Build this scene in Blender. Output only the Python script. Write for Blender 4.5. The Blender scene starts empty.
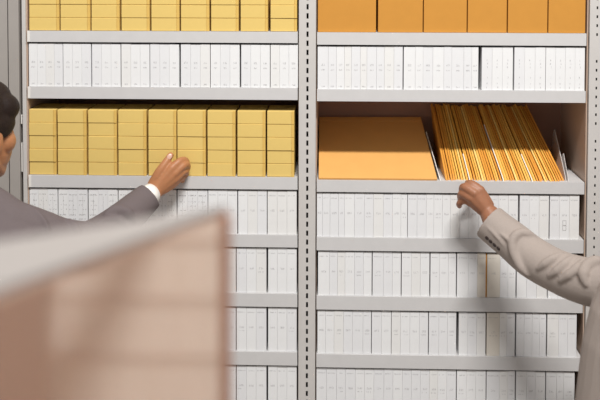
import bpy, bmesh, math, random
from mathutils import Vector, Matrix
random.seed(11)
C = bpy.context.scene.collection
SC = bpy.context.scene

# ------------------------------------------------------------------ camera
CAMZ, D, F = 1.95, 2.5, 1000.0
YAW, PIT, ROL = math.radians(2.003), math.radians(-2.448), math.radians(-0.096)
CY = 2.754
ROT = Matrix.Rotation(YAW, 3, 'Z') @ Matrix.Rotation(PIT, 3, 'X') @ Matrix.Rotation(ROL, 3, 'Y')
CAM = Vector((0, -D, CAMZ))
cd = bpy.data.cameras.new('camera'); co = bpy.data.objects.new('camera', cd); C.objects.link(co)
r_, f_, u_ = ROT.col[0], ROT.col[1], ROT.col[2]
M = Matrix(((r_.x, u_.x, -f_.x, CAM.x), (r_.y, u_.y, -f_.y, CAM.y), (r_.z, u_.z, -f_.z, CAM.z), (0, 0, 0, 1)))
co.matrix_world = M
cd.sensor_width = 36; cd.lens = 60; cd.shift_y = -(200 - CY) / 600.0
cd.clip_start = 0.05; cd.clip_end = 50
cd.dof.use_dof = True; cd.dof.focus_distance = 2.47; cd.dof.aperture_fstop = 2.8
SC.camera = co

def pt(px, py, Y=0.0):
    """world point on the vertical plane at depth Y seen at that place of the picture"""
    d = ROT @ Vector(((px - 300) / F, 1.0, (CY - py) / F))
    return CAM + d * ((Y - CAM.y) / d.y)

# ------------------------------------------------------------------ materials
def lin(c):
    return tuple(((v / 255) / 12.92 if v / 255 <= 0.04045 else ((v / 255 + 0.055) / 1.055) ** 2.4) for v in c) + (1,)

def mat(name, rgb, rough=0.6, noise=0.0, scale=60, bump=0.0, bscale=300, spec=0.4, stretch=(1, 1, 1), trans=0.0, metal=0.0, sub=0.0, ior=1.45):
    m = bpy.data.materials.new(name); m.use_nodes = True
    nt = m.node_tree; b = nt.nodes['Principled BSDF']
    b.inputs['Base Color'].default_value = lin(rgb)
    b.inputs['Roughness'].default_value = rough
    b.inputs['Specular IOR Level'].default_value = spec
    b.inputs['Metallic'].default_value = metal
    b.inputs['Transmission Weight'].default_value = trans
    b.inputs['IOR'].default_value = ior
    if sub: 
        b.inputs['Subsurface Weight'].default_value = sub
        b.inputs['Subsurface Radius'].default_value = (0.012, 0.005, 0.003)
        b.inputs['Subsurface Scale'].default_value = 0.4
    tc = nt.nodes.new('ShaderNodeTexCoord'); mp = nt.nodes.new('ShaderNodeMapping')
    mp.inputs['Scale'].default_value = stretch
    nt.links.new(tc.outputs['Object'], mp.inputs['Vector'])
    if noise:
        n = nt.nodes.new('ShaderNodeTexNoise'); n.inputs['Scale'].default_value = scale; n.inputs['Detail'].default_value = 4
        nt.links.new(mp.outputs['Vector'], n.inputs['Vector'])
        mx = nt.nodes.new('ShaderNodeMix'); mx.data_type = 'RGBA'
        c = lin(rgb)
        mx.inputs['A'].default_value = tuple(max(0, v * (1 - noise)) for v in c[:3]) + (1,)
        mx.inputs['B'].default_value = tuple(min(1, v * (1 + noise)) for v in c[:3]) + (1,)
        nt.links.new(n.outputs['Fac'], mx.inputs['Factor']); nt.links.new(mx.outputs['Result'], b.inputs['Base Color'])
    if bump:
        n2 = nt.nodes.new('ShaderNodeTexNoise'); n2.inputs['Scale'].default_value = bscale; n2.inputs['Detail'].default_value = 3
        nt.links.new(mp.outputs['Vector'], n2.inputs['Vector'])
        bp = nt.nodes.new('ShaderNodeBump'); bp.inputs['Strength'].default_value = bump; bp.inputs['Distance'].default_value = 0.002
        nt.links.new(n2.outputs['Fac'], bp.inputs['Height']); nt.links.new(bp.outputs['Normal'], b.inputs['Normal'])
    return m

METAL = mat('painted_shelf_metal', (205, 203, 202), 0.5, 0.05, 30, 0.05, 400, 0.4)
POST = mat('painted_post_metal', (200, 196, 192), 0.5, 0.05, 30, 0.05, 400, 0.4)
GREYPOST = mat('grey_post_metal', (164, 158, 152), 0.55, 0.05, 25)
DARK = mat('painted_gap_shade', (28, 24, 22), 0.8)  # near-black colour that paints in the shade behind slots and gaps
BACK = mat('brown_back_panel', (158, 120, 102), 0.7, 0.08, 15)
SIDE = mat('beige_side_panel', (188, 164, 146), 0.45, 0.06, 20)
CLIP = mat('white_plastic_clip', (232, 228, 222), 0.4)
YEL = mat('yellow_card', (226, 195, 116), 0.65, 0.05, 40, 0.08, 500, 0.3)
YELF = mat('yellow_card_flap', (222, 184, 100), 0.65, 0.05, 40, 0.08, 500, 0.3)
ORG = mat('orange_card', (202, 142, 62), 0.6, 0.05, 35, 0.1, 600, 0.3)
MANILA = mat('orange_envelope_paper', (226, 170, 98), 0.6, 0.06, 25, 0.12, 500, 0.3)
FOLD = [mat('manila_paper_%d' % i, c, 0.55, 0.1, 30, 0.1, 400, 0.3) for i, c in enumerate([(238, 186, 92), (230, 172, 76), (220, 152, 62), (244, 206, 122)])]
WHITE = [mat('white_board_%d' % i, c, 0.6, 0.03, 50, 0.05, 500, 0.3) for i, c in enumerate([(233, 233, 233), (229, 229, 230), (231, 230, 228), (221, 214, 203)])]
PAPER = mat('white_paper', (240, 236, 230), 0.6, 0.03, 40)
SLEEVE = mat('grey_plastic_sleeve', (205, 198, 194), 0.3, 0.06, 40)
INK = mat('faint_grey_ink', (176, 174, 175), 0.7)
INKD = mat('grey_ink', (140, 136, 134), 0.7)
SKIN = mat('brown_skin', (176, 120, 82), 0.45, 0.10, 35, 0.15, 350, 0.45, sub=0.12)
SKIN2 = mat('warm_brown_skin', (156, 106, 78), 0.45, 0.12, 40, 0.2, 350, 0.45, sub=0.12)
NAIL = mat('fingernail', (214, 172, 152), 0.25, spec=0.6)
HAIR = mat('dark_brown_hair', (34, 22, 17), 0.6, 0.4, 120, 0.8, 220, 0.3)
JKG = mat('grey_wool', (108, 98, 98), 0.85, 0.14, 420, 0.3, 900, 0.15)
JKB = mat('beige_linen', (164, 152, 144), 0.8, 0.10, 260, 0.3, 700, 0.2, stretch=(1, 1, 4))
TRO = mat('dark_trousers', (58, 52, 56), 0.85, 0.1, 300)
SHOE = mat('black_leather', (24, 20, 18), 0.35)
BTN = mat('dark_brown_button', (52, 38, 34), 0.3, spec=0.6)
EYE = mat('eye_white', (230, 224, 218), 0.2)
FLOOR = mat('grey_vinyl_floor', (168, 160, 152), 0.4, 0.08, 12)
WALL = mat('pale_wall_paint', (222, 216, 208), 0.8, 0.03, 8)
CAPW = mat('pale_ledge', (146, 140, 136), 0.5, 0.03, 20)
POSTB = mat('brown_edge_trim', (172, 126, 104), 0.5, 0.1, 10)

def frosted(name, rgb):
    m = bpy.data.materials.new(name); m.use_nodes = True
    nt = m.node_tree; b = nt.nodes['Principled BSDF']
    b.inputs['Base Color'].default_value = lin(rgb)
    b.inputs['Roughness'].default_value = 0.12
    b.inputs['IOR'].default_value = 1.12
    b.inputs['Transmission Weight'].default_value = 0.9
    tc = nt.nodes.new('ShaderNodeTexCoord')
    n = nt.nodes.new('ShaderNodeTexNoise'); n.inputs['Scale'].default_value = 6
    nt.links.new(tc.outputs['Object'], n.inputs['Vector'])
    mr = nt.nodes.new('ShaderNodeMapRange'); mr.inputs['To Min'].default_value = 0.14; mr.inputs['To Max'].default_value = 0.18
    nt.links.new(n.outputs['Fac'], mr.inputs['Value']); nt.links.new(mr.outputs['Result'], b.inputs['Roughness'])
    return m
def frosted2(name, rgb, k=0.5):
    m = frosted(name, rgb); nt = m.node_tree; b = nt.nodes['Principled BSDF']; out = nt.nodes['Material Output']
    t = nt.nodes.new('ShaderNodeBsdfDiffuse'); t.inputs['Color'].default_value = lin((226, 142, 84))
    mx = nt.nodes.new('ShaderNodeMixShader'); mx.inputs['Fac'].default_value = k
    nt.links.new(b.outputs[0], mx.inputs[1]); nt.links.new(t.outputs[0], mx.inputs[2]); nt.links.new(mx.outputs[0], out.inputs['Surface'])
    return m
FROST = frosted2('frosted_amber_panel', (255, 244, 230), 0.15)

# ------------------------------------------------------------------ mesh helpers
class MB:
    def __init__(self): self.v = []; self.f = []
    def quadbox(self, pts):
        n = len(self.v); self.v += [tuple(p) for p in pts]
        for q in ((0, 3, 2, 1), (4, 5, 6, 7), (0, 1, 5, 4), (1, 2, 6, 5), (2, 3, 7, 6), (3, 0, 4, 7)):
            self.f.append(tuple(n + i for i in q))
    def box(self, x0, x1, y0, y1, z0, z1):
        self.quadbox([(x0, y0, z0), (x1, y0, z0), (x1, y1, z0), (x0, y1, z0), (x0, y0, z1), (x1, y0, z1), (x1, y1, z1), (x0, y1, z1)])
        return self
    def prism(self, a, b):
        n = len(self.v); k = len(a); self.v += [tuple(p) for p in a] + [tuple(p) for p in b]
        self.f.append(tuple(n + i for i in range(k))[::-1]); self.f.append(tuple(n + k + i for i in range(k)))
        for i in range(k):
            j = (i + 1) % k; self.f.append((n + i, n + j, n + k + j, n + k + i))
        return self
    def quad(self, *p):
        n = len(self.v); self.v += [tuple(q) for q in p]; self.f.append((n, n + 1, n + 2, n + 3))
    def tube(self, pts, segs=16, cap=True):
        """pts: list of (Vector centre, rx, ry, hint) rings"""
        base = len(self.v); K = len(pts)
        ps = [Vector(p[0]) for p in pts]
        for i, (c, rx, ry, hint) in enumerate(pts):
            t = (ps[min(i + 1, K - 1)] - ps[max(i - 1, 0)]).normalized()
            h = Vector(hint); h = h - t * h.dot(t)
            h = h.normalized() if h.length > 1e-6 else t.orthogonal().normalized()
            s = t.cross(h)
            for k in range(segs):
                a = 2 * math.pi * k / segs
                self.v.append(tuple(Vector(c) + h * (rx * math.cos(a)) + s * (ry * math.sin(a))))
        for i in range(K - 1):
            for k in range(segs):
                a = base + i * segs + k; b = base + i * segs + (k + 1) % segs
                self.f.append((a, b, b + segs, a + segs))
        if cap:
            self.f.append(tuple(base + k for k in range(segs))[::-1])
            self.f.append(tuple(base + (K - 1) * segs + k for k in range(segs)))
        return self
    def capsule(self, pts, radii, segs=14, flat=1.0, hint=(0, -1, 0)):
        """rounded-end limb along a smoothed polyline; flat squeezes it along the hint"""
        P = [Vector(p) for p in pts]
        Q = []; Rr = []
        n = len(P)
        for i in range(n - 1):
            p0 = P[max(i - 1, 0)]; p1 = P[i]; p2 = P[i + 1]; p3 = P[min(i + 2, n - 1)]
            for s in range(5):
                t = s / 5
                Q.append(0.5 * ((2 * p1) + (p2 - p0) * t + (2 * p0 - 5 * p1 + 4 * p2 - p3) * t * t + (3 * p1 - p0 - 3 * p2 + p3) * t ** 3))
                Rr.append(radii[i] * (1 - t) + radii[i + 1] * t)
        Q.append(P[-1]); Rr.append(radii[-1])
        rings = []
        t0 = (Q[1] - Q[0]).normalized(); t1 = (Q[-1] - Q[-2]).normalized()
        for a in (85, 60, 35, 15):
            a = math.radians(a); rr = Rr[0] * math.cos(a)
            rings.append((Q[0] - t0 * Rr[0] * math.sin(a), rr * flat, rr, hint))
        for q, r in zip(Q, Rr): rings.append((q, r * flat, r, hint))
        for a in (15, 35, 60, 85):
            a = math.radians(a); rr = Rr[-1] * math.cos(a)
            rings.append((Q[-1] + t1 * Rr[-1] * math.sin(a), rr * flat, rr, hint))
        return self.tube(rings, segs)
    def ellipsoid(self, c, rx, ry, rz, rot=None, nu=24, nv=14):
        base = len(self.v); c = Vector(c); R = rot or Matrix.Identity(3)
        for j in range(1, nv):
            th = math.pi * j / nv
            for i in range(nu):
                ph = 2 * math.pi * i / nu
                self.v.append(tuple(c + R @ Vector((rx * math.sin(th) * math.cos(ph), ry * math.sin(th) * math.sin(ph), rz * math.cos(th)))))
        a = len(self.v); self.v.append(tuple(c + R @ Vector((0, 0, rz)))); self.v.append(tuple(c + R @ Vector((0, 0, -rz))))
        for j in range(nv - 2):
            for i in range(nu):
                p = base + j * nu + i; q = base + j * nu + (i + 1) % nu
                self.f.append((p, p + nu, q + nu, q))
        for i in range(nu):
            self.f.append((a, base + i, base + (i + 1) % nu))
            p = base + (nv - 2) * nu
            self.f.append((a + 1, p + (i + 1) % nu, p + i))
        return self
    def mesh(self, name, m, bevel=0.0, smooth=False):
        me = bpy.data.meshes.new(name); me.from_pydata(self.v, [], self.f); 
        bm = bmesh.new(); bm.from_mesh(me)
        bmesh.ops.recalc_face_normals(bm, faces=bm.faces)
        if bevel: bmesh.ops.bevel(bm, geom=bm.edges[:], offset=bevel, segments=2, affect='EDGES', profile=0.5)
        bm.to_mesh(me); bm.free()
        me.materials.append(m)
        if smooth:
            for p in me.polygons: p.use_smooth = True
        return me
    def build(self, name, m, parent=None, bevel=0.0, smooth=False, loc=None):
        o = bpy.data.objects.new(name, self.mesh(name, m, bevel, smooth)); C.objects.link(o)
        if parent: o.parent = parent
        if loc is not None: o.location = loc
        return o

def tag(o, label=None, cat=None, group=None, kind=None):
    if label: o['label'] = label
    if cat: o['category'] = cat
    if group: o['group'] = group
    if kind: o['kind'] = kind
    return o
def empty(name, loc=(0, 0, 0)):
    o = bpy.data.objects.new(name, None); C.objects.link(o); o.location = loc; return o

ONES = ['', 'first', 'second', 'third', 'fourth', 'fifth', 'sixth', 'seventh', 'eighth', 'ninth', 'tenth', 'eleventh', 'twelfth', 'thirteenth', 'fourteenth', 'fifteenth', 'sixteenth', 'seventeenth', 'eighteenth', 'nineteenth']
def nth(n):
    if n < 20: return ONES[n]
    t = {2: 'twent', 3: 'thirt', 4: 'fort', 5: 'fift'}[n // 10]
    return t + 'ieth' if n % 10 == 0 else t + 'y-' + ONES[n % 10]

# ------------------------------------------------------------------ setting
tag(MB().box(-3, 3, -4, 0.6, -0.05, 0.0).build('floor', FLOOR), kind='structure')
tag(MB().box(-3, 3, 0.5, 0.6, 0.0, 3.0).build('wall_back', WALL), kind='structure')

# ------------------------------------------------------------------ shelving
XL0, XL1 = -0.7788, -0.0923       # bay beside the grey posts
XR0, XR1 = -0.0449, 0.625         # bay beyond the slotted post
DEP = 0.285
LZ = [(-0.180, -0.2083), (-0.3222, -0.3519), (-0.5485, -0.5795), (-0.6957, -0.7271), (-0.8461, -0.8801), (-0.9966, -1.031), (-1.147, -1.181)]
RZ = [(-0.1812, -0.2119), (-0.325, -0.3542), (-0.5544, -0.5841), (-0.6998, -0.7334), (-0.8501, -0.8851), (-0.9999, -1.0339), (-1.150, -1.184)]
LZ = [(a + CAMZ, b + CAMZ) for a, b in LZ]; RZ = [(a + CAMZ, b + CAMZ) for a, b in RZ]
TOPZ = 2.12

def shelf_mesh(x0, x1, zt, zb):
    # folded sheet: top plate, front lip, return flange (one continuous profile)
    t = 0.0014
    prof = [(0.0, zt), (DEP - 0.003, zt), (DEP - 0.003, zt - 0.02), (DEP - 0.003 - t, zt - 0.02), (DEP - 0.003 - t, zt - t), (t, zt - t), (t, zb + t), (0.018, zb + t), (0.018, zb), (0.0, zb)]
    return MB().prism([(x0, y, z) for y, z in prof], [(x1, y, z) for y, z in prof])

def slot_post(xc, w, z0, z1, sw, sh, first, pitch, skip, depth, parent, face_y=-0.003, m=POST):
    """hollow post whose front face is pierced by a column of slots; slot centres at first - k*pitch"""
    b = MB(); x0, x1 = xc[0], xc[1]; s = xc[2]
    t = 0.002; y0, y1 = face_y, face_y + t
    b.box(x0, s - sw / 2, y0, y1, z0, z1); b.box(s + sw / 2, x1, y0, y1, z0, z1)
    top = z1; k = 0
    z = first
    while z - sh / 2 > z0 + 0.02:
        if k not in skip:
            b.box(s - sw / 2, s + sw / 2, y0, y1, z + sh / 2, top); top = z - sh / 2
        k += 1; z -= pitch
    b.box(s - sw / 2, s + sw / 2, y0, y1, z0, top)
    b.box(x0, x0 + t, y1, depth, z0, z1); b.box(x1 - t, x1, y1, depth, z0, z1)
    p = b.build('post', m, parent)
    MB().box(x0 + t, x1 - t, 0.03, 0.033, z0, z1).build('channel_shade_plate', DARK, p)  # dark plate: shade of the hollow post put into its colour
    return p

def unit(name, label, x0, x1, zs):
    u = empty(name, ((x0 + x1) / 2, 0, 0)); tag(u, label, 'shelving', 'metal shelving bays')
    return u

def P(o, child):
    child.location = -o.location; return child

UL = unit('shelving_unit', 'grey metal shelving bay holding stacked yellow boxes, between grey posts and slotted post', XL0, XL1, LZ)
UR = unit('shelving_unit', 'grey metal shelving bay holding orange boxes and leaning folders, with slotted post', XR0, XR1, RZ)
for U, x0, x1, zs in ((UL, XL0, XL1, LZ), (UR, XR0, XR1, RZ)):
    for zt, zb in zs:
        s = P(U, shelf_mesh(x0 + 0.0006, x1 - 0.0006, zt, zb).build('shelf', METAL, U))
        cl = MB()
        if U is UL: MB().box(x0 + 0.0008, x0 + 0.007, -0.0015, 0.0, zb + 0.0005, zt - 0.0005).build('shelf_clip', CLIP, s)
    P(U, shelf_mesh(x0 + 0.0006, x1 - 0.0006, 0.12, 0.08).build('shelf', METAL, U))
    P(U, MB().box(x0 - 0.004, x1 + 0.004, DEP, DEP + 0.004, 0.02, TOPZ).build('back_panel', BACK, U))
# side panels
P(UL, MB().box(XL0 - 0.003, XL0, 0.004, DEP, 0.0, TOPZ).build('side_panel', SIDE, UL))
P(UL, MB().box(XL1, XL1 + 0.002, 0.036, DEP, 0.0, TOPZ).build('side_panel', SIDE, UL))
P(UR, MB().box(XR0 - 0.002, XR0, 0.036, DEP, 0.0, TOPZ).build('side_panel', SIDE, UR))
P(UR, MB().box(XR1 + 0.002, XR1 + 0.005, 0.006, DEP, 0.0, TOPZ).build('side_panel', SIDE, UR))
zfirst = pt(308, 6.7).z
ps = slot_post((XL1 + 0.0025, XR0 - 0.0025, -0.0683), 0, 0.0, TOPZ, 0.0052, 0.0137, zfirst + 0.0229 * 5, 0.0229, (), 0.035, UR); P(UR, ps)
zf = pt(597, 7.7).z
pr = slot_post((XR1 + 0.0065, 0.685, 0.6496), 0, 0.0, TOPZ, 0.0040, 0.0070, zf + 0.0222 * 4, 0.0222, (8, 9, 18), 0.035, UR); P(UR, pr)
# front post of the yellow bay
pl = MB().box(pt(22.2, 60).x, XL0 - 0.0032, -0.002, 0.03, 0.0, TOPZ).build('post', POST, UL, bevel=0.0012); P(UL, pl)
# neighbouring unit: two grey posts seen edge on
UN = empty('shelving_unit', (pt(5, 200).x, 0, 0)); tag(UN, 'grey end posts of the next shelving bay, behind the grey jacketed person', 'shelving', 'metal shelving bays')
a0, a1, a2, a3 = pt(-60, 60).x, pt(7.6, 60).x, pt(8.8, 60).x, pt(19.2, 60).x
P(UN, MB().box(a2, a3, -0.003, 0.05, 0.0, TOPZ).build('post', GREYPOST, UN, bevel=0.0012))
P(UN, MB().box(a0, a1, 0.0, 0.05, 0.0, TOPZ).build('end_panel', GREYPOST, UN, bevel=0.0012))
P(UN, MB().box(a0, pt(22.0, 60).x, 0.05, 0.055, 0.0, TOPZ).build('back_panel', DARK, UN))  # dark sheet painting the shade seen in the gaps between these posts
for y0, y1 in ((115, 124), (143, 172)):
    P(UN, MB().box(pt(20.0, 60).x, pt(21.3, 60).x, 0.003, 0.05, pt(20, y1).z, pt(20, y0).z).build('slot_clip', CLIP, UN))

# ------------------------------------------------------------------ yellow boxes
def yellow_box(x0, x1, z0, z1, y0, label, group, rz):
    w = x1 - x0; cx = (x0 + x1) / 2; dep = 0.105
    root = MB().box(-w / 2, w / 2, 0.0006, dep, 0, z1 - z0).build('yellow_box', YEL, None, bevel=0.0011)
    root.location = (cx, y0, z0); root.rotation_euler = (0, 0, rz)
    tag(root, label, 'box', group)
    # front panel and the narrow end flap beside it
    MB().box(-w / 2 + 0.0004, w / 2 - 0.0072, -0.0006, 0.001, 0.0007, z1 - z0 - 0.0007).build('front_panel', YEL, root, bevel=0.0004)
    MB().box(w / 2 - 0.0064, w / 2 - 0.0002, -0.0012, 0.001, 0.0003, z1 - z0 - 0.0006).build('end_flap', YELF, root, bevel=0.0004)
    return root
topcols = [(28.6, 58.6), (60, 89.6), (91, 119), (121, 149.2), (151, 179), (180.6, 209), (210.8, 238.4), (240.4, 267.8), (270.4, 297)]
lowcols = [(28.6, 55.6), (57.2, 86), (87.8, 116.3), (117.8, 146), (148, 176), (177, 205.4), (207.2, 235.2), (237.2, 265.3), (267, 294.2)]
for ci, (xa, xb) in enumerate(topcols):
    n = len(topcols) - ci
    for k in range(3):
        z0 = LZ[0][0] + 0.0003 + k * 0.0333
        lev = ['bottom', 'middle', 'highest visible'][k]
        yellow_box(pt(xa, 15).x, pt(xb, 15).x, z0, z0 + 0.0330, 0.004 + random.uniform(0, 0.002), '%s yellow box of its stack on the topmost shelf, %s stack from slotted post' % (lev, nth(n)), 'yellow boxes on the topmost shelf', random.uniform(-.006, .006))
for ci, (xa, xb) in enumerate(lowcols):
    n = len(lowcols) - ci
    for k in range(5):
        z0 = LZ[2][0] + 0.0003 + k * 0.0335
        lev = ['bottom', 'second lowest', 'middle', 'second highest', 'topmost'][k]
        yellow_box(pt(xa, 145).x, pt(xb, 145).x, z0, z0 + 0.0332, 0.004 + random.uniform(0, 0.0025), '%s yellow box of five, %s stack from slotted post, lower yellow shelf' % (lev, nth(n)), 'yellow boxes on the lower stacked shelf', random.uniform(-.008, .008))

# ------------------------------------------------------------------ white volumes
def glyphs(b, x, z, w, h, y):
    """one small illegible character made of strokes"""
    t = 0.0005
    for st in random.sample(range(6), random.randint(2, 4)):
        if st == 0: b.quad((x, y, z + h - t), (x + w, y, z + h - t), (x + w, y, z + h), (x, y, z + h))
        elif st == 1: b.quad((x, y, z), (x + w, y, z), (x + w, y, z + t), (x, y, z + t))
        elif st == 2: b.quad((x, y, z + h / 2), (x + w, y, z + h / 2), (x + w, y, z + h / 2 + t), (x, y, z + h / 2 + t))
        elif st == 3: b.quad((x, y, z), (x + t, y, z), (x + t, y, z + h), (x, y, z + h))
        elif st == 4: b.quad((x + w - t, y, z), (x + w, y, z), (x + w, y, z + h), (x + w - t, y, z + h))
        else: b.quad((x + w / 2, y, z), (x + w / 2 + t, y, z), (x + w / 2 + t, y, z + h / 2), (x + w / 2, y, z + h / 2))

def volume(x0, x1, z0, z1, y0, label, group, style, m):
    if x0 < -0.5: x0 = max(x0, XL0 + 0.001)
    if x0 < XR0 + .02 and x0 > -0.06: x0 = max(x0, XR0 + 0.001)
    w = x1 - x0; h = z1 - z0
    root = MB().box(-w / 2, w / 2, 0, 0.20, 0, h).build('white_volume', m, None, bevel=0.0003)
    root.location = ((x0 + x1) / 2, y0, z0)
    tag(root, label, 'volume', group)
    y = -0.00015
    ink = INKD if style == 'dense' else INK
    def line(b, zz, ch, cw, gap, x_a=-w / 2 + 0.003, x_b=w / 2 - 0.003, p=0.9):
        x = x_a
        while x + cw <= x_b:
            if random.random() < p: glyphs(b, x, zz, cw, ch, y)
            x += cw + gap
    def put(name, b):
        if b.v: b.build(name, ink, root)
    hd, nm, ft = MB(), MB(), MB()
    if style == 'low':        # header line, number in the middle
        line(hd, h * 0.885, 0.0022, 0.0015, 0.0010)
        cw = 0.0030; k = 3 if w > 0.017 else 2
        x = -(k * cw + (k - 1) * 0.0009) / 2
        for i in range(k): glyphs(nm, x, h * 0.53, cw, 0.0045, y); x += cw + 0.0009
        if random.random() < 0.3: line(nm, h * 0.46, 0.002, 0.0015, 0.001, -w * 0.3, w * 0.3, 0.7)
    elif style == 'top':
        for b, zz, ch in ((nm, 0.55, 0.0045), (nm, 0.44, 0.003), (ft, 0.05, 0.0035)):
            x = -0.004
            for i in range(3): glyphs(b, x, h * zz, 0.0022, ch, y); x += 0.0030
    elif style == 'column':
        for b, zz in ((nm, 0.68), (nm, 0.60), (nm, 0.52), (ft, 0.28), (ft, 0.14), (ft, 0.05)):
            glyphs(b, random.uniform(-.002, .001), h * zz, 0.0016, 0.0042, y)
    else:                     # dense printed table
        line(hd, h * 0.86, 0.0030, 0.0018, 0.0010)
        for zz in (0.72, 0.62, 0.52): line(hd, h * zz, 0.0022, 0.0015, 0.0018, p=0.45)
        line(nm, h * 0.39, 0.0034, 0.0022, 0.0012); line(nm, h * 0.29, 0.0034, 0.0022, 0.0012, p=.8)
        hd.quad((0, y, h * 0.4), (0.0004, y, h * 0.4), (0.0004, y, h * 0.84), (0, y, h * 0.84))
    put('header_print', hd); put('number_print', nm); put('base_print', ft)
    return root

def row(edges, py, z0, z1, where, group, style, from_end, cream=(), plain_gap=0.0003):
    """edges: list of (px0, px1) in the picture at height py"""
    n = len(edges); out = []
    for i, (a, b_) in enumerate(edges):
        k = n - i if from_end else i + 1
        st = style(i) if callable(style) else style
        m = WHITE[3] if i in cream else random.choice(WHITE[:3] if random.random() < .35 else WHITE[:2])
        lab = '%swhite slim volume, %s from slotted post, %s' % ('cream-tinted ' if i in cream else '', nth(k), where)
        out.append(volume(pt(a, py).x + plain_gap / 2, pt(b_, py).x - plain_gap / 2, z0, z1 - random.uniform(0, 0.0012), 0.004 + random.uniform(0, 0.0008), lab, group, st, m))
    return out

def split(bounds, gap=0.0):
    out = []
    for a, b_ in zip(bounds[:-1], bounds[1:]): out.append((a, b_))
    return out
def groups(*gs):
    """each group: (x0, x1, n) or an explicit list of edges"""
    out = []
    for g in gs:
        if isinstance(g, tuple):
            a, b_, n = g
            e = [a + (b_ - a) * k / n for k in range(n + 1)]
        else: e = g
        out += split(e)
    return out
def rowz(zs, i, gap=0.0042): return zs[i][0] + 0.0003, zs[i - 1][1] - gap

row(groups((28.4, 62.3, 4), (62.8, 90.6, 3), (91.6, 120.2, 3), (121, 149.2, 3), (149.8, 178.8, 3), (180.6, 209.8, 3), (210.4, 239.4, 3), (241, 269.8, 3), (270.4, 298, 3)),
    66, *rowz(LZ, 1), 'in the row below the topmost yellow boxes', 'white volumes below the topmost yellow boxes', 'top', True)
row(groups((28.4, 57.2, 3), (58, 87.2, 3), (88.2, 117.4, 3), (118.2, 146.6, 3), (147.4, 176.2, 3), (177.2, 207.4, 3), (208, 237, 3), (238, 266.7, 3), (267.4, 296.6, 3)),
    212, *rowz(LZ, 3), 'in the row under the lower yellow boxes', 'white volumes under the lower yellow boxes', lambda i: 'dense' if i < 18 else 'low', True)
for li, wh in ((4, 'on second shelf under the lower yellow boxes'), (5, 'on third shelf under the lower yellow boxes'), (6, 'on lowest shelf seen under yellow boxes')):
    py = {4: 270, 5: 330, 6: 385}[li]
    row(groups((28.2, 57.2, 3), (58, 87, 3), (88, 117, 3), (118, 146.6, 3), (147.4, 176.4, 3), (177.4, 206.6, 3), (207.6, 235.6, 3), [236.4, 246.4, 256, 266.2], [268, 277.2, 286.8, 296.6]),
        py, *rowz(LZ, li), wh, 'white volumes ' + wh, 'low', True)
row(groups([317.6, 328.2, 336.4, 344.4, 351.4, 360.4, 367, 376.6, 384.4, 394, 402.8], [403.8, 415.4, 423.2, 433, 444, 452, 464, 472, 478.6], (482, 513.2, 3), (514.6, 545.8, 3), (546.2, 585.2, 4)),
    68, *rowz(RZ, 1), 'in the row below the orange boxes', 'white volumes below the orange boxes', lambda i: 'top' if i < 18 else 'column', False)
r3 = row(groups([316.6, 322.5, 330, 338.5, 344.6, 354.5, 364.4, 373.5, 383.5, 392.5, 401, 407.4], [407.8, 417.2, 426.4, 434, 442.6, 450.6, 460, 469, 479, 489, 499, 508.6, 518.2], (520, 549.2, 3), (550.2, 579.6, 3)),
    215, *rowz(RZ, 3), 'in the row under the leaning manila folders', 'white volumes under the leaning manila folders', 'low', False)
row(groups([318, 329.5, 337.5, 345, 354.5, 363.5, 371.8], [372.6, 383.5, 392.5, 401], [401.8, 411.5, 420.5, 429.6], [430.6, 439.5, 448.5, 456.2], [457.2, 468.5, 477.6, 486], [487.4, 500.4, 508.2, 516], [517.2, 527, 537, 547.4], (548.4, 578, 3)),
    273, *rowz(RZ, 4), 'on second shelf under the manila folders', 'white volumes on second shelf under the manila folders', 'low', False, cream=(17, 18))
row(groups([317.4, 325.5, 334, 343.5, 352.5, 363, 371.2], [371.8, 381.5, 391.2], [391.6, 400.5, 410, 419.5, 428.2], [429, 439, 447.6, 456.4], [459, 468, 477, 485.8], [487, 500, 507, 515.2], [516.6, 524.5, 532.5, 540, 546.4], [547.6, 559, 568, 577]),
    332, *rowz(RZ, 5), 'on third shelf under the manila folders', 'white volumes on third shelf under the manila folders', 'low', False, cream=(18,))
row(groups([316.4, 326.5, 336.5, 345.4, 355.5, 364.5, 374, 384, 393, 402.5, 411.5, 420.5, 429.5, 438, 447, 456.2], [457, 466.5, 476, 486], [486.8, 500, 508, 515.2], [516.4, 527, 536, 545.6], [546.6, 557, 564, 575]),
    385, *rowz(RZ, 6), 'on lowest shelf seen under manila folders', 'white volumes on lowest shelf seen under manila folders', 'low', False)

# outlined double mark on one volume near the end post
bm_ = MB(); c_ = pt(562, 225.6, 0.004); vv = r3[-2]
for z0_, z1_ in ((0.0, .0125), (.0132, .0255)):
    for q_ in ((-.0045, z0_, .0045, z0_ + .0007), (-.0045, z1_ - .0007, .0045, z1_), (-.0045, z0_, -.0038, z1_), (.0038, z0_, .0045, z1_)):
        zz_ = c_.z - vv.location.z - .0128
        bm_.quad((q_[0], -.0002, zz_ + q_[1]), (q_[2], -.0002, zz_ + q_[1]), (q_[2], -.0002, zz_ + q_[3]), (q_[0], -.0002, zz_ + q_[3]))
bm_.build('outlined_mark', INKD, vv)
vv['label'] = 'white slim volume with outlined double mark, in the row under the leaning manila folders'
oc = MB().box(pt(486.1, 273).x, pt(487.2, 273).x, 0.006, 0.2, RZ[4][0] + .0003, RZ[3][1] - .006).build('orange_card', ORG)
tag(oc, 'thin orange card standing between white volumes beside a cream-tinted one', 'card')

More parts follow.
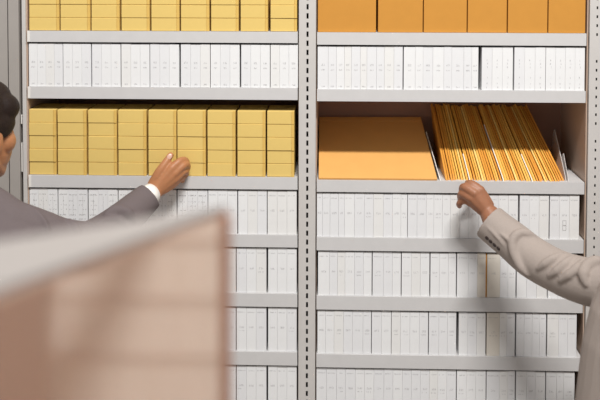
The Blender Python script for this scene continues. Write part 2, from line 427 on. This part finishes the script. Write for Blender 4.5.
# ------------------------------------------------------------------ orange boxes (topmost shelf)
ob = [(317.8, 376.2), (378.2, 423), (424, 467.2), (468.2, 507.4), (508.4, 548), (549, 586)]
obl = ['widest orange storage box, directly beside the slotted post', 'orange storage box, second from the slotted post, beside the widest one', 'orange storage box, third from the slotted post', 'orange storage box, fourth from the slotted post', 'orange storage box, fifth from the slotted post, next to the end box', 'orange storage box at the perforated end post']
for (a, b_), lab in zip(ob, obl):
    x0, x1 = pt(a, 15).x, pt(b_, 15).x; z0 = RZ[0][0] + 0.0003; h = 0.24
    root = MB().box(x0, x1, 0, 0.24, 0, h * .8).build('orange_box', ORG, None, bevel=0.0012, loc=(0, 0.005 + random.uniform(0, .003), z0))
    tag(root, lab, 'box', 'orange storage boxes')
    MB().box(x0 - 0.0002, x1 + 0.0002, -0.001, 0.241, h * .8 - .012, h * .8 + 0.002).build('lid', ORG, root, bevel=0.001)

# ------------------------------------------------------------------ leaning envelope and fanned folders
ZS = RZ[2][0]
A0, A1 = pt(318.6, 181, 0.004), pt(437.4, 181, 0.004)
B0, B1 = pt(317, 117.5, 0.268), pt(421, 117.5, 0.268)
def slab(p00, p10, p11, p01, th):
    n = (p10 - p00).cross(p01 - p00).normalized()
    if n.y > 0: n = -n
    a = [p00, p10, p11, p01]
    return [v for v in a], [v - n * th for v in a]
A0.z = A1.z = ZS + 0.0055
B0.x = max(B0.x, XR0 + 0.002)
env = MB().prism(*slab(A0, A1, B1, B0, 0.006)).build('orange_envelope', MANILA, None, bevel=0.0012)
tag(env, 'large orange envelope tilted back against the shelf rear beside slotted post', 'envelope')
q = lambda t, s: A0.lerp(B0, t).lerp(A1.lerp(B1, t), s)
nrm = (A1 - A0).cross(B0 - A0).normalized(); nrm = nrm if nrm.y < 0 else -nrm
MB().prism(*[[v + nrm * 0.0016 for v in L] for L in slab(q(.93, .002), q(.93, .998), q(1, .998), q(1, .002), 0.0012)]).build('flap', MANILA, env, bevel=0.0004)

def leaf(xb, xt, h, y0, y1, th, name, m, curve=0.0):
    """thin upright sheet standing on the shelf with a sloping front edge, leaning over: bottom at xb, top corner at xt"""
    prof = [(y0, 0.0), (y1, 0.0), (y1, h * 0.96), (y1 - 0.012, h)]
    for t in (0.8, 0.6, 0.4, 0.2, 0.06): prof.append((y0 + (y1 - 0.012 - y0) * t, h * t + 0.004 * (1 - t)))
    pts = [(xb + (xt - xb) * (z / h) + curve * math.sin(math.pi * min(1, z / h)), y, ZS + 0.0003 + z) for y, z in prof]
    return MB().prism(pts, [(x + th, y, z) for x, y, z in pts]).build(name, m)
NF = 46
bl, br = pt(446, 182, 0.006).x, pt(563.5, 182, 0.006).x
tl, tr = pt(430.5, 106, 0.262).x, pt(524, 106, 0.262).x
hh = pt(470, 103.5, 0.262).z - ZS
hh = min(hh, RZ[1][1] - ZS - 0.004)
for i in range(NF):
    t = i / (NF - 1)
    xb = bl + (br - bl) * t; xt = tl + (tr - tl) * t
    short = {22: .72, 33: .34, 9: .34}.get(i)
    m = PAPER if short else FOLD[3] if i in (7, 14, 27, 38) else random.choice(FOLD[:3])
    dy = random.uniform(0, 0.013) if not short else -0.002
    h = hh * (short or 1 - random.uniform(0, 0.05))
    xt = xb + (xt - xb) * h / hh + random.uniform(-.0002, .0002)
    step = (br - bl) / NF
    if short:
        fx = bl + (br - bl) * t + step * .38; hf = hh * .97
        fo = leaf(fx, fx + (tl + (tr - tl) * t - bl - (br - bl) * t) * .97, hf, 0.010, 0.264, step * .42, 'manila_folder', FOLD[1])
        tag(fo, 'thin manila folder directly behind the %s white paper folder in the leaning fan' % {22: 'tallest', 33: 'shorter far', 9: 'shorter near'}[i], 'folder', 'manila folders fanned on the shelf')
    o = leaf(xb, xt, h, 0.006 + dy, (0.266 + random.uniform(-.004, .004)) if not short else 0.006 + 0.26 * short, step * (random.uniform(.6, .78) if not short else .3), 'manila_folder' if m is not PAPER else 'paper_folder', m)
    lab = '%s folder, %s from the tilted orange envelope in the leaning fan' % ('thin manila' if m is not PAPER else 'white paper', nth(i + 1))
    tag(o, lab, 'folder', 'manila folders fanned on the shelf' if m is not PAPER else None)
o = leaf(pt(440, 182, .006).x, pt(425.5, 131, 0.2).x, pt(428, 131, 0.2).z - ZS, 0.005, 0.2, 0.0016, 'paper_sheet', PAPER)
tag(o, 'white paper sheet leaning between orange envelope and fanned folders', 'paper')
o = leaf(pt(566.2, 182, .006).x, pt(553.5, 129, 0.2).x, pt(553, 129, 0.2).z - ZS, 0.012, 0.2, 0.0016, 'document_sleeve', SLEEVE)
tag(o, 'taller grey plastic sleeve leaning on the end of the folder fan', 'sleeve')
o = leaf(pt(568, 182, .006).x, pt(564, 154, 0.1).x, pt(564, 154, 0.1).z - ZS, 0.008, 0.12, 0.0014, 'document_sleeve', SLEEVE)
tag(o, 'shorter grey plastic sleeve leaning past the folder fan near perforated post', 'sleeve')

# ------------------------------------------------------------------ people
def remeshed(b, name, m, voxel, parent=None, smooth=4, extra=None):
    me = bpy.data.meshes.new('raw'); me.from_pydata(b.v, [], b.f)
    bm = bmesh.new(); bm.from_mesh(me); bmesh.ops.recalc_face_normals(bm, faces=bm.faces); bm.to_mesh(me); bm.free()
    o = bpy.data.objects.new('raw', me); C.objects.link(o)
    rm = o.modifiers.new('r', 'REMESH'); rm.mode = 'VOXEL'; rm.voxel_size = voxel
    sm = o.modifiers.new('s', 'SMOOTH'); sm.factor = 0.5; sm.iterations = smooth
    dg = bpy.context.evaluated_depsgraph_get()
    nm = bpy.data.meshes.new_from_object(o.evaluated_get(dg))
    bpy.data.objects.remove(o)
    nm.name = name; nm.materials.clear(); nm.materials.append(m)
    for p in nm.polygons: p.use_smooth = True
    r = bpy.data.objects.new(name, nm); C.objects.link(r)
    if parent: r.parent = parent
    return r

def head(b, c, fwd, s=1.0):
    """skull, jaw, nose, ears, lips and neck root; returns the head frame"""
    f = Vector((fwd[0], fwd[1], 0)).normalized(); up = Vector((0, 0, 1)); rt = f.cross(up)
    R = Matrix((rt, f, up)).transposed()
    g = lambda x, y, z: Vector(c) + R @ Vector((x * s, y * s, z * s))
    b.ellipsoid(g(0, -0.012, 0.03), .074 * s, .094 * s, .086 * s, R)
    b.ellipsoid(g(0, 0.022, -0.035), .064 * s, .074 * s, .080 * s, R)
    b.ellipsoid(g(0, 0.050, -0.085), .036 * s, .036 * s, .030 * s, R)
    for k in (-1, 1):
        b.ellipsoid(g(k * .044, .046, -.022), .028 * s, .030 * s, .030 * s, R)       # cheek
        b.ellipsoid(g(k * .076, -.004, -.012), .008 * s, .018 * s, .030 * s, R)      # ear
        b.ellipsoid(g(k * .026, .078, .022), .020 * s, .012 * s, .009 * s, R)        # brow
        b.capsule([g(k * .052, .0, -.06), g(k * .030, .045, -.090)], [.018 * s, .016 * s])
    b.capsule([g(0, .088, .018), g(0, .104, -.018)], [.010 * s, .015 * s])           # nose
    b.ellipsoid(g(0, .083, -.050), .024 * s, .012 * s, .007 * s, R)
    b.ellipsoid(g(0, .081, -.062), .021 * s, .012 * s, .008 * s, R)
    return g, R

def hand(b, wrist, mcps, chains, radii, thumb, tr, hint):
    for k, mc in enumerate(mcps):
        b.capsule([wrist.lerp(mc, 0.05), wrist.lerp(mc, 0.55), mc], [.0165, .0135, .0108 - .0006 * k], 12)
    for k in range(3):
        b.capsule([wrist.lerp(mcps[k].lerp(mcps[k + 1], .5), .2), mcps[k].lerp(mcps[k + 1], .5)], [.015, .0095], 12)
    for k, ch in enumerate(chains):
        n = len(ch) + 1
        b.capsule([mcps[k]] + ch, [radii[k] * (1.12 - 0.34 * i / (n - 1)) for i in range(n)], 12)
    n = len(thumb)
    b.capsule(thumb, tr, 12)

def trousers_shoes(root, hip, fx):
    tb = MB()
    for s in (-1, 1):
        h = hip + Vector((s * .085, 0, 0)); k = Vector((h.x + s * .01, h.y + .02, .47)); a = Vector((h.x + s * .015, h.y - .01, .07))
        tb.capsule([h + Vector((0, 0, .05)), h, h.lerp(k, .5), k, k.lerp(a, .5), a], [.10, .10, .085, .066, .06, .056], 18)
    remeshed(tb, 'trousers', TRO, 0.008, root)
    for s in (-1, 1):
        a = Vector((hip.x + s * .10, hip.y, .0))
        sb = MB().tube([(a + Vector((0, -.075 + d, zc)), rz_, rx, (0, 0, 1)) for d, zc, rz_, rx in ((0, .036, .02, .02), (.01, .045, .044, .034), (.07, .048, .047, .038), (.14, .036, .034, .042), (.20, .028, .026, .044), (.245, .022, .02, .034), (.26, .02, .012, .018))], 18)
        sb.build('shoe', SHOE, root, smooth=True)

V = Vector
# ---- person in the grey jacket
hc = pt(-26.5, 133, -0.29)
body = MB()
g, HR = head(body, hc, (0.45, 0.89), 1.0)
sh = pt(2, 228, -0.37)
chest = V((hc.x - 0.03, -0.37, sh.z - 0.10))
hipL = V((chest.x - .01, -0.37, 0.86))
body.capsule([g(0, -.02, -.05), chest + V((0, .0, .16)), chest], [.054, .058, .09])
body.capsule([chest, V((chest.x, chest.y, 1.05)), hipL], [.11, .10, .12], 18, 0.8)
elb = pt(84, 243, -0.28)
w0 = pt(152.6, 193, -0.068)
pathL = [pt(150.4, 195.2, -.078), pt(140, 204.5, -.10), pt(118, 225, -.18), pt(98, 240, -.24), pt(84, 246, -.28), pt(60, 245, -.31), pt(35, 239, -.34), pt(2, 231, -.37)]
radL = [.0338, .0385, .0465, .052, .056, .060, .066, .074]
body.capsule([w0] + pathL[1:], [.023] + [r * .70 for r in radL[1:]])
mc = [pt(171.5, 168.5, -.056), pt(174.5, 173.5, -.055), pt(174.8, 179.5, -.052), pt(172.5, 185.5, -.048)]
ch = [[pt(179.5, 161.5, -.043), pt(184.5, 160, -.022), pt(187, 162, -.009)],
      [pt(183.5, 165.5, -.042), pt(187.2, 165.2, -.022), pt(187.6, 168.5, -.009)],
      [pt(183.0, 172, -.038), pt(186.0, 172, -.018), pt(185.8, 175, -.010)],
      [pt(179.8, 179, -.034), pt(182.5, 178.5, -.016), pt(182.5, 181, -.010)]]
hand(body, w0, mc, ch, [.0098, .0098, .0092, .0082], [pt(153.5, 184, -.060), pt(159, 172.5, -.060), pt(165.5, 163, -.052), pt(170.6, 155.2, -.040)], [.0150, .0118, .0100, .0080], (0, -1, 0))
# other arm hanging down on the far side
sh2 = V((2 * hc.x - sh.x - .02, sh.y + .02, sh.z)); el2 = sh2 + V((-.03, .03, -.29)); wr2 = el2 + V((.02, .10, -.24))
body.capsule([sh2, el2, wr2], [.045, .036, .024])
d2 = V((.01, .05, -.075)); mm = [wr2 + d2 + V((0, (k - 1.5) * .018, (k - 1.5) * .004)) for k in range(4)]
hand(body, wr2, mm, [[m_ + V((.004, .012, -.035)), m_ + V((.012, .014, -.06))] for m_ in mm], [.0095] * 4, [wr2 + V((.01, .02, -.02)), wr2 + V((.025, .055, -.05)), wr2 + V((.03, .06, -.085))], [.014, .011, .0085], (1, 0, 0))
pA = remeshed(body, 'person', SKIN, 0.0028, None, 3)
tag(pA, 'person in grey jacket with white cuff reaching up to touch the yellow boxes', 'person')
# hair
hb = MB()
hb.ellipsoid(g(0, -.020, .040), .084, .100, .092, HR, 32, 20)
hb.ellipsoid(g(0, -.040, -.005), .076, .074, .075, HR, 28, 18)
hb.ellipsoid(g(0, .035, .075), .064, .055, .045, HR)
hb.ellipsoid(g(.054, .008, .022), .031, .060, .038, HR)
hb.ellipsoid(g(-.060, .010, .018), .030, .050, .034, HR)
hb.ellipsoid(g(.045, .040, .055), .038, .045, .035, HR)
hb.ellipsoid(g(-.045, .040, .055), .038, .045, .035, HR)
rr = random.Random(5)
for k in range(120):
    th = rr.uniform(0, 6.28); ph = rr.uniform(-.5, 1.4)
    hb.ellipsoid(g(.082 * math.cos(th) * math.cos(ph), -.022 + .098 * math.sin(th) * math.cos(ph) * (1 if math.sin(th) < 0 else .9), .042 + .092 * math.sin(ph)), .010, .010, .010, None, 8, 6)
remeshed(hb, 'hair', HAIR, 0.004, pA, 2)
for k in (-1, 1): MB().ellipsoid(g(k * .030, .074, .008), .010, .006, .007, HR, 14, 8).build('eye', EYE, pA, smooth=True)
# thumbnail
tn = MB(); tv = (pt(171.2, 154, -.044) - pt(166, 162, -.052)).normalized()
cN = pt(169.6, 156.6, -.0495)
sideN = tv.cross(V((0, -1, 0))).normalized(); nn = sideN.cross(tv).normalized()
RN = Matrix((sideN, tv, nn)).transposed()
tn.ellipsoid(cN + V((0, -.0015, 0)), .0062, .0088, .0022, RN, 14, 8).build('fingernail', NAIL, pA, smooth=True)
# shirt cuff
wd = (w0 - elb).normalized()
def ringtube(name, path, radii, wall, m, parent, flat=1.0, hint=(0, -1, 0)):
    rings = [(p, r * flat, r, hint) for p, r in zip(path, radii)] + [(p, (r - wall) * flat, r - wall, hint) for p, r in reversed(list(zip(path, radii)))]
    b = MB(); K = len(rings); segs = 28; base = 0
    axis = [(path[min(i + 1, len(path) - 1)] - path[max(i - 1, 0)]).normalized() for i in range(len(path))]
    axis = axis + axis[::-1]
    for (c, rx, ry, h_), t in zip(rings, axis):
        h = V(h_); h = (h - t * h.dot(t)).normalized(); s = t.cross(h)
        for k in range(segs):
            a = 2 * math.pi * k / segs; b.v.append(tuple(c + h * rx * math.cos(a) + s * ry * math.sin(a)))
    for i in range(K):
        for k in range(segs):
            a = i * segs + k; a2 = i * segs + (k + 1) % segs; n = ((i + 1) % K) * segs
            b.f.append((a, a2, n + (k + 1) % segs, n + k))
    return b
cw = pt(151.2, 193.6, -0.072)
ringtube('shirt_cuff', [cw - wd * .03, cw - wd * .012, cw + wd * .0035], [.0240, .0248, .0252], .0020, PAPER, pA).build('shirt_cuff', PAPER, pA, smooth=True)
# jacket
def sleeve(b, path, radii, wall=.006):
    """hollow at the cuff: path from cuff to shoulder"""
    n = 5
    inner = list(zip(path, radii))[:n][::-1]
    rings = [(p, r - wall, r - wall, (0, -1, 0)) for p, r in inner] + [(p, r, r, (0, -1, 0)) for p, r in zip(path, radii)]
    axis = [(path[min(i + 1, len(path) - 1)] - path[max(i - 1, 0)]).normalized() for i in range(len(path))]
    axis = axis[:n][::-1] + axis
    base = len(b.v); segs = 28
    for (c, rx, ry, h_), t in zip(rings, axis):
        h = V(h_); h = (h - t * h.dot(t)).normalized(); s = t.cross(h)
        for k in range(segs):
            a = 2 * math.pi * k / segs; b.v.append(tuple(c + h * rx * math.cos(a) + s * ry * math.sin(a)))
    for i in range(len(rings) - 1):
        for k in range(segs):
            k2 = (k + 1) % segs; p = base + i * segs
            b.f.append((p + k, p + k2, p + segs + k2, p + segs + k))
    b.f.append(tuple(base + k for k in range(segs))[::-1])
    b.f.append(tuple(base + (len(rings) - 1) * segs + k for k in range(segs)))

def catmull(pts, n=6):
    P_ = [V(p) for p in pts]; out = []
    for i in range(len(P_) - 1):
        p0 = P_[max(i - 1, 0)]; p1 = P_[i]; p2 = P_[i + 1]; p3 = P_[min(i + 2, len(P_) - 1)]
        for s in range(n):
            t = s / n
            out.append(0.5 * ((2 * p1) + (p2 - p0) * t + (2 * p0 - 5 * p1 + 4 * p2 - p3) * t * t + (3 * p1 - p0 - 3 * p2 + p3) * t ** 3))
    out.append(P_[-1]); return out
def lerpr(r, n=6):
    out = []
    for i in range(len(r) - 1):
        for s in range(n): out.append(r[i] + (r[i + 1] - r[i]) * s / n)
    return out + [r[-1]]

jb = MB()
sleeve(jb, catmull(pathL), lerpr(radL))
jb.capsule([pathL[-1], V((hc.x, -.37, sh.z + .035)), V((2 * hc.x - sh.x - .02, -.35, sh.z))], [.074, .080, .074], 20)
jb.capsule([sh2 + V((0, 0, 0)), el2, wr2 + V((0, -.01, .03))], [.072, .056, .042])
tc_ = V((hc.x - .005, -.37, 0))
jb.tube([(tc_ + V((0, 0, z)), ry, rx, (0, 1, 0)) for z, rx, ry in ((.74, .215, .155), (.85, .21, .15), (1.0, .19, .135), (1.12, .195, .135), (1.25, .205, .135), (sh.z, .19, .115), (sh.z + .055, .13, .08))], 32)
# folds at elbow and cuff
def ridge(b, pts, r):
    b.capsule(pts, r, 10)
from mathutils.bvhtree import BVHTree
def fold(b, pxs, r, sink=0.0):
    """a crease of cloth: a rounded ridge half sunk in the sleeve"""
    tree = BVHTree.FromPolygons([V(v) for v in b.v], b.f)
    P_ = []
    for p in pxs:
        q_ = pt(p[0], p[1], -.2); d = (q_ - CAM).normalized()
        h = tree.ray_cast(CAM, d)[0]
        if h is not None: P_.append(h + d * r * sink)
    if len(P_) > 1: b.capsule(P_, [r * .45] + [r] * (len(P_) - 2) + [r * .45], 10)
fold(jb, [(106, 215), (113, 212), (121, 211.5), (128, 214), (134, 220)], .0160, -.15)
fold(jb, [(100, 222), (110, 219), (120, 221), (127, 227)], .0095)
fold(jb, [(66, 220), (72, 224), (77, 231), (80, 240)], .0105)
fold(jb, [(88, 222), (96, 228), (102, 237)], .0085)
fold(jb, [(28, 206), (38, 214), (46, 226), (50, 240)], .0075)
# collar
jb.capsule([g(.055, -.06, -.135), g(.0, -.085, -.115), g(-.055, -.06, -.135)], [.017, .02, .017])
jb.capsule([g(.055, -.06, -.135), g(.06, .0, -.15), g(.04, .05, -.18)], [.017, .016, .014])
jb.capsule([g(-.055, -.06, -.135), g(-.06, .0, -.15), g(-.04, .05, -.18)], [.017, .016, .014])
remeshed(jb, 'jacket', JKG, 0.0034, pA, 3)
trousers_shoes(pA, hipL, 0)

# ---- person in the beige jacket
body = MB()
hx = pt(732, 120, -.40).x
hc2 = V((hx, -.38, pt(690, 134, -.38).z))
g2, HR2 = head(body, hc2, (-0.35, 0.94), 1.0)
shR = V((hx - .175, -.36, hc2.z - .245))
chest = V((hx, -.39, shR.z - .08)); hipR = V((pt(668, 440, -.40).x, -.40, .86))
body.capsule([g2(0, -.02, -.05), chest + V((0, 0, .15)), chest], [.054, .058, .09])
body.capsule([chest, V(((chest.x + hipR.x) / 2, chest.y, 1.05)), hipR], [.10, .10, .11], 18, 0.8)
elb = pt(594, 281, -.33)
w1 = pt(490, 214.5, -.108)
pathR = [pt(488.6, 221.6, -.118), pt(498, 229.5, -.132), pt(512, 240.5, -.155), pt(532, 257, -.19), pt(556, 270.5, -.24), pt(578, 279, -.28), pt(602, 283, -.315), pt(632, 276, -.34), shR]
radR = [.0435, .0440, .0455, .0480, .0480, .0510, .0540, .060, .072]
body.capsule([w1] + pathR[1:], [.0235, .027] + [r * .70 for r in radR[2:]])
mc = [pt(480.5, 190.5, -.098), pt(474.5, 193.5, -.104), pt(471.5, 198.5, -.102), pt(472, 204.0, -.094)]
ch = [[pt(470.8, 184, -.086), pt(467.5, 186, -.062), pt(470.5, 190, -.04)],
      [pt(464.6, 187.2, -.088), pt(462.5, 190.5, -.064), pt(466, 194, -.042)],
      [pt(462.6, 193.8, -.086), pt(460.5, 197.5, -.064), pt(464, 200, -.044)],
      [pt(464.5, 200.5, -.084), pt(459.2, 203.6, -.072), pt(459.5, 206, -.055)]]
hand(body, w1, mc, ch, [.0105, .0105, .0098, .0086], [pt(488, 205, -.085), pt(482, 193, -.065), pt(474.5, 185.5, -.045), pt(468, 183, -.024)], [.0150, .0118, .0100, .0085], (0, -1, 0))
sh2 = V((2 * hx - shR.x, shR.y, shR.z)); el2 = sh2 + V((.03, .02, -.29)); wr2 = el2 + V((-.02, .10, -.24))
body.capsule([sh2, el2, wr2], [.045, .036, .024])
mm = [wr2 + d2 + V((0, (k - 1.5) * .018, (k - 1.5) * .004)) for k in range(4)]
hand(body, wr2, mm, [[m_ + V((-.004, .012, -.035)), m_ + V((-.012, .014, -.06))] for m_ in mm], [.0095] * 4, [wr2 + V((-.01, .02, -.02)), wr2 + V((-.025, .055, -.05)), wr2 + V((-.03, .06, -.085))], [.014, .011, .0085], (1, 0, 0))
pB = remeshed(body, 'person', SKIN2, 0.0028, None, 3)
tag(pB, 'person in beige linen jacket gripping the shelf edge below the fanned folders', 'person')
hb = MB()
hb.ellipsoid(g2(0, -.020, .040), .084, .100, .092, HR2, 32, 20)
hb.ellipsoid(g2(0, -.040, -.005), .076, .074, .075, HR2, 28, 18)
remeshed(hb, 'hair', HAIR, 0.005, pB, 2)
for k in (-1, 1): MB().ellipsoid(g2(k * .030, .074, .008), .010, .006, .007, HR2, 14, 8).build('eye', EYE, pB, smooth=True)
jb = MB()
sleeve(jb, catmull(pathR), lerpr(radR))
jb.capsule([shR, V((hx, -.38, shR.z + .03)), sh2], [.074, .080, .074], 20)
jb.capsule([sh2, el2, wr2 + V((0, -.01, .03))], [.072, .056, .042])
tcz = lambda py, Y: pt(690, py, Y).z
def half(px, py, Y): return hx - pt(px, py, Y).x
YT = -.40
def ring(z, cpx, lpx, py, ry):
    c = pt(cpx, py, YT).x
    return (V((c, YT, z)), ry, c - pt(lpx, py, YT).x, (0, 1, 0))
jb.tube([ring(tcz(500, YT), 664, 570, 500, .15), ring(tcz(470, YT), 664, 570, 470, .15), ring(tcz(440, YT), 665, 573, 440, .148), ring(tcz(400, YT), 669, 577.5, 400, .145), ring(tcz(360, YT), 676, 582, 360, .14), ring(tcz(335, YT), 683, 588, 335, .138), ring(tcz(318, YT), 689, 596, 318, .135), ring(tcz(300, YT), 697, 611, 300, .132), ring(tcz(270, YT), 714, 632, 270, .128), (V((hx, YT, shR.z)), .115, .17, (0, 1, 0)), (V((hx, YT, shR.z + .05)), .08, .12, (0, 1, 0))], 36)
# folds: rolled cuff line, elbow creases
def fold2(pxs, r): fold(jb, pxs, r)
fold2([(534, 236), (528, 234), (521, 233), (515.5, 236), (512.5, 242), (513, 250), (517, 260), (522, 268), (528, 275)], .0110)
fold2([(538, 269), (545, 264), (553, 259), (562, 254)], .0105)
fold2([(549, 276), (557, 271), (565, 264), (572, 257)], .0110)
fold2([(560, 281), (569, 275), (578, 268), (584, 260)], .0115)
fold2([(586, 284), (584, 274), (588, 266), (596, 262), (606, 262)], .0150)
fold2([(500, 233), (508, 240), (514, 248)], .0045)
fold2([(486, 226), (496, 236), (504, 246)], .0040)
jkB = remeshed(jb, 'jacket', JKB, 0.0032, pB, 2)
jt = BVHTree.FromPolygons([v.co.copy() for v in jkB.data.vertices], [tuple(p.vertices) for p in jkB.data.polygons])
for (x, y) in ((487.0, 238.0), (490.6, 241.4), (494.4, 244.9), (498.4, 248.4)):
    hit = jt.ray_cast(CAM, (pt(x, y, -.2) - CAM).normalized())
    if hit[0] is None: continue
    Z = hit[1].normalized(); X = Z.orthogonal().normalized(); Yv = Z.cross(X)
    MB().ellipsoid(hit[0] + Z * .0008, .0052, .0052, .0024, Matrix((X, Yv, Z)).transposed(), 16, 8).build('button', BTN, jkB, smooth=True)
trousers_shoes(pB, hipR, 0)

# ------------------------------------------------------------------ frosted partition close to the viewer
zc = pt(228, 206, -1.7).z
def onz(px, py):
    d = ROT @ Vector(((px - 300) / F, 1.0, (CY - py) / F)); s = (zc - CAM.z) / d.z
    return CAM + d * s
Bc, Ac, Cc = onz(227, 206), onz(0, 288), onz(0, 240)
Ae = Bc + (Ac - Bc) * 1.5; Ce = Bc + (Cc - Bc) * 1.35
pt_root = empty('partition_screen', (Bc.x, Bc.y, 0))
tag(pt_root, 'tall frosted amber screen with pale ledge, in front of the grey jacketed person', 'screen')
up = V((0, 0, 1))
dirA = (Ae - Bc).normalized(); nA = up.cross(dirA).normalized()
if nA.y > 0: nA = -nA
Bd = Bc + V((0.001, 0, 0))
P(pt_root, MB().prism([p - up * .006 for p in (Bc, Ae, Ce)], [p for p in (Bc, Ae, Ce)]).build('ledge', CAPW, pt_root))
def wallslab(p, q_, th, z0, z1):
    n = up.cross((q_ - p).normalized())
    a = [V((p.x, p.y, z0)), V((q_.x, q_.y, z0)), V((q_.x, q_.y, z1)), V((p.x, p.y, z1))]
    return MB().prism(a, [v + n * th for v in a])
P(pt_root, wallslab(Bc + dirA * .012, Ae, .004, 0.03, zc - .006).build('frosted_panel', FROST, pt_root))
P(pt_root, wallslab(Bc, Bc + dirA * .012, .004, 0.0, zc - .006).build('edge_trim', POSTB, pt_root))
P(pt_root, wallslab(Bc + dirA * .012, Ae, .02, 0.0, .03).build('base_rail', POSTB, pt_root))

# ------------------------------------------------------------------ light
w = bpy.data.worlds.new('world'); SC.world = w; w.use_nodes = True
bg = w.node_tree.nodes['Background']; bg.inputs[0].default_value = (1.0, 0.98, 0.965, 1); bg.inputs[1].default_value = 0.39
def area(name, loc, target, size, power, col):
    l = bpy.data.lights.new(name, 'AREA'); l.shape = 'RECTANGLE'; l.size = size[0]; l.size_y = size[1]; l.energy = power; l.color = col
    o = bpy.data.objects.new(name, l); C.objects.link(o); o.location = loc
    o.rotation_euler = (Vector(target) - Vector(loc)).to_track_quat('-Z', 'Y').to_euler()
    return o
area('ceiling_lamp', (0.45, -2.3, 4.7), (0.05, 0.0, 1.2), (1.3, 0.17), 190, (1.0, 0.985, 0.965))

vs = SC.view_settings
vs.view_transform = 'Standard'; vs.look = 'None'; vs.exposure = 0.0; vs.gamma = 1.0; vs.use_curve_mapping = False
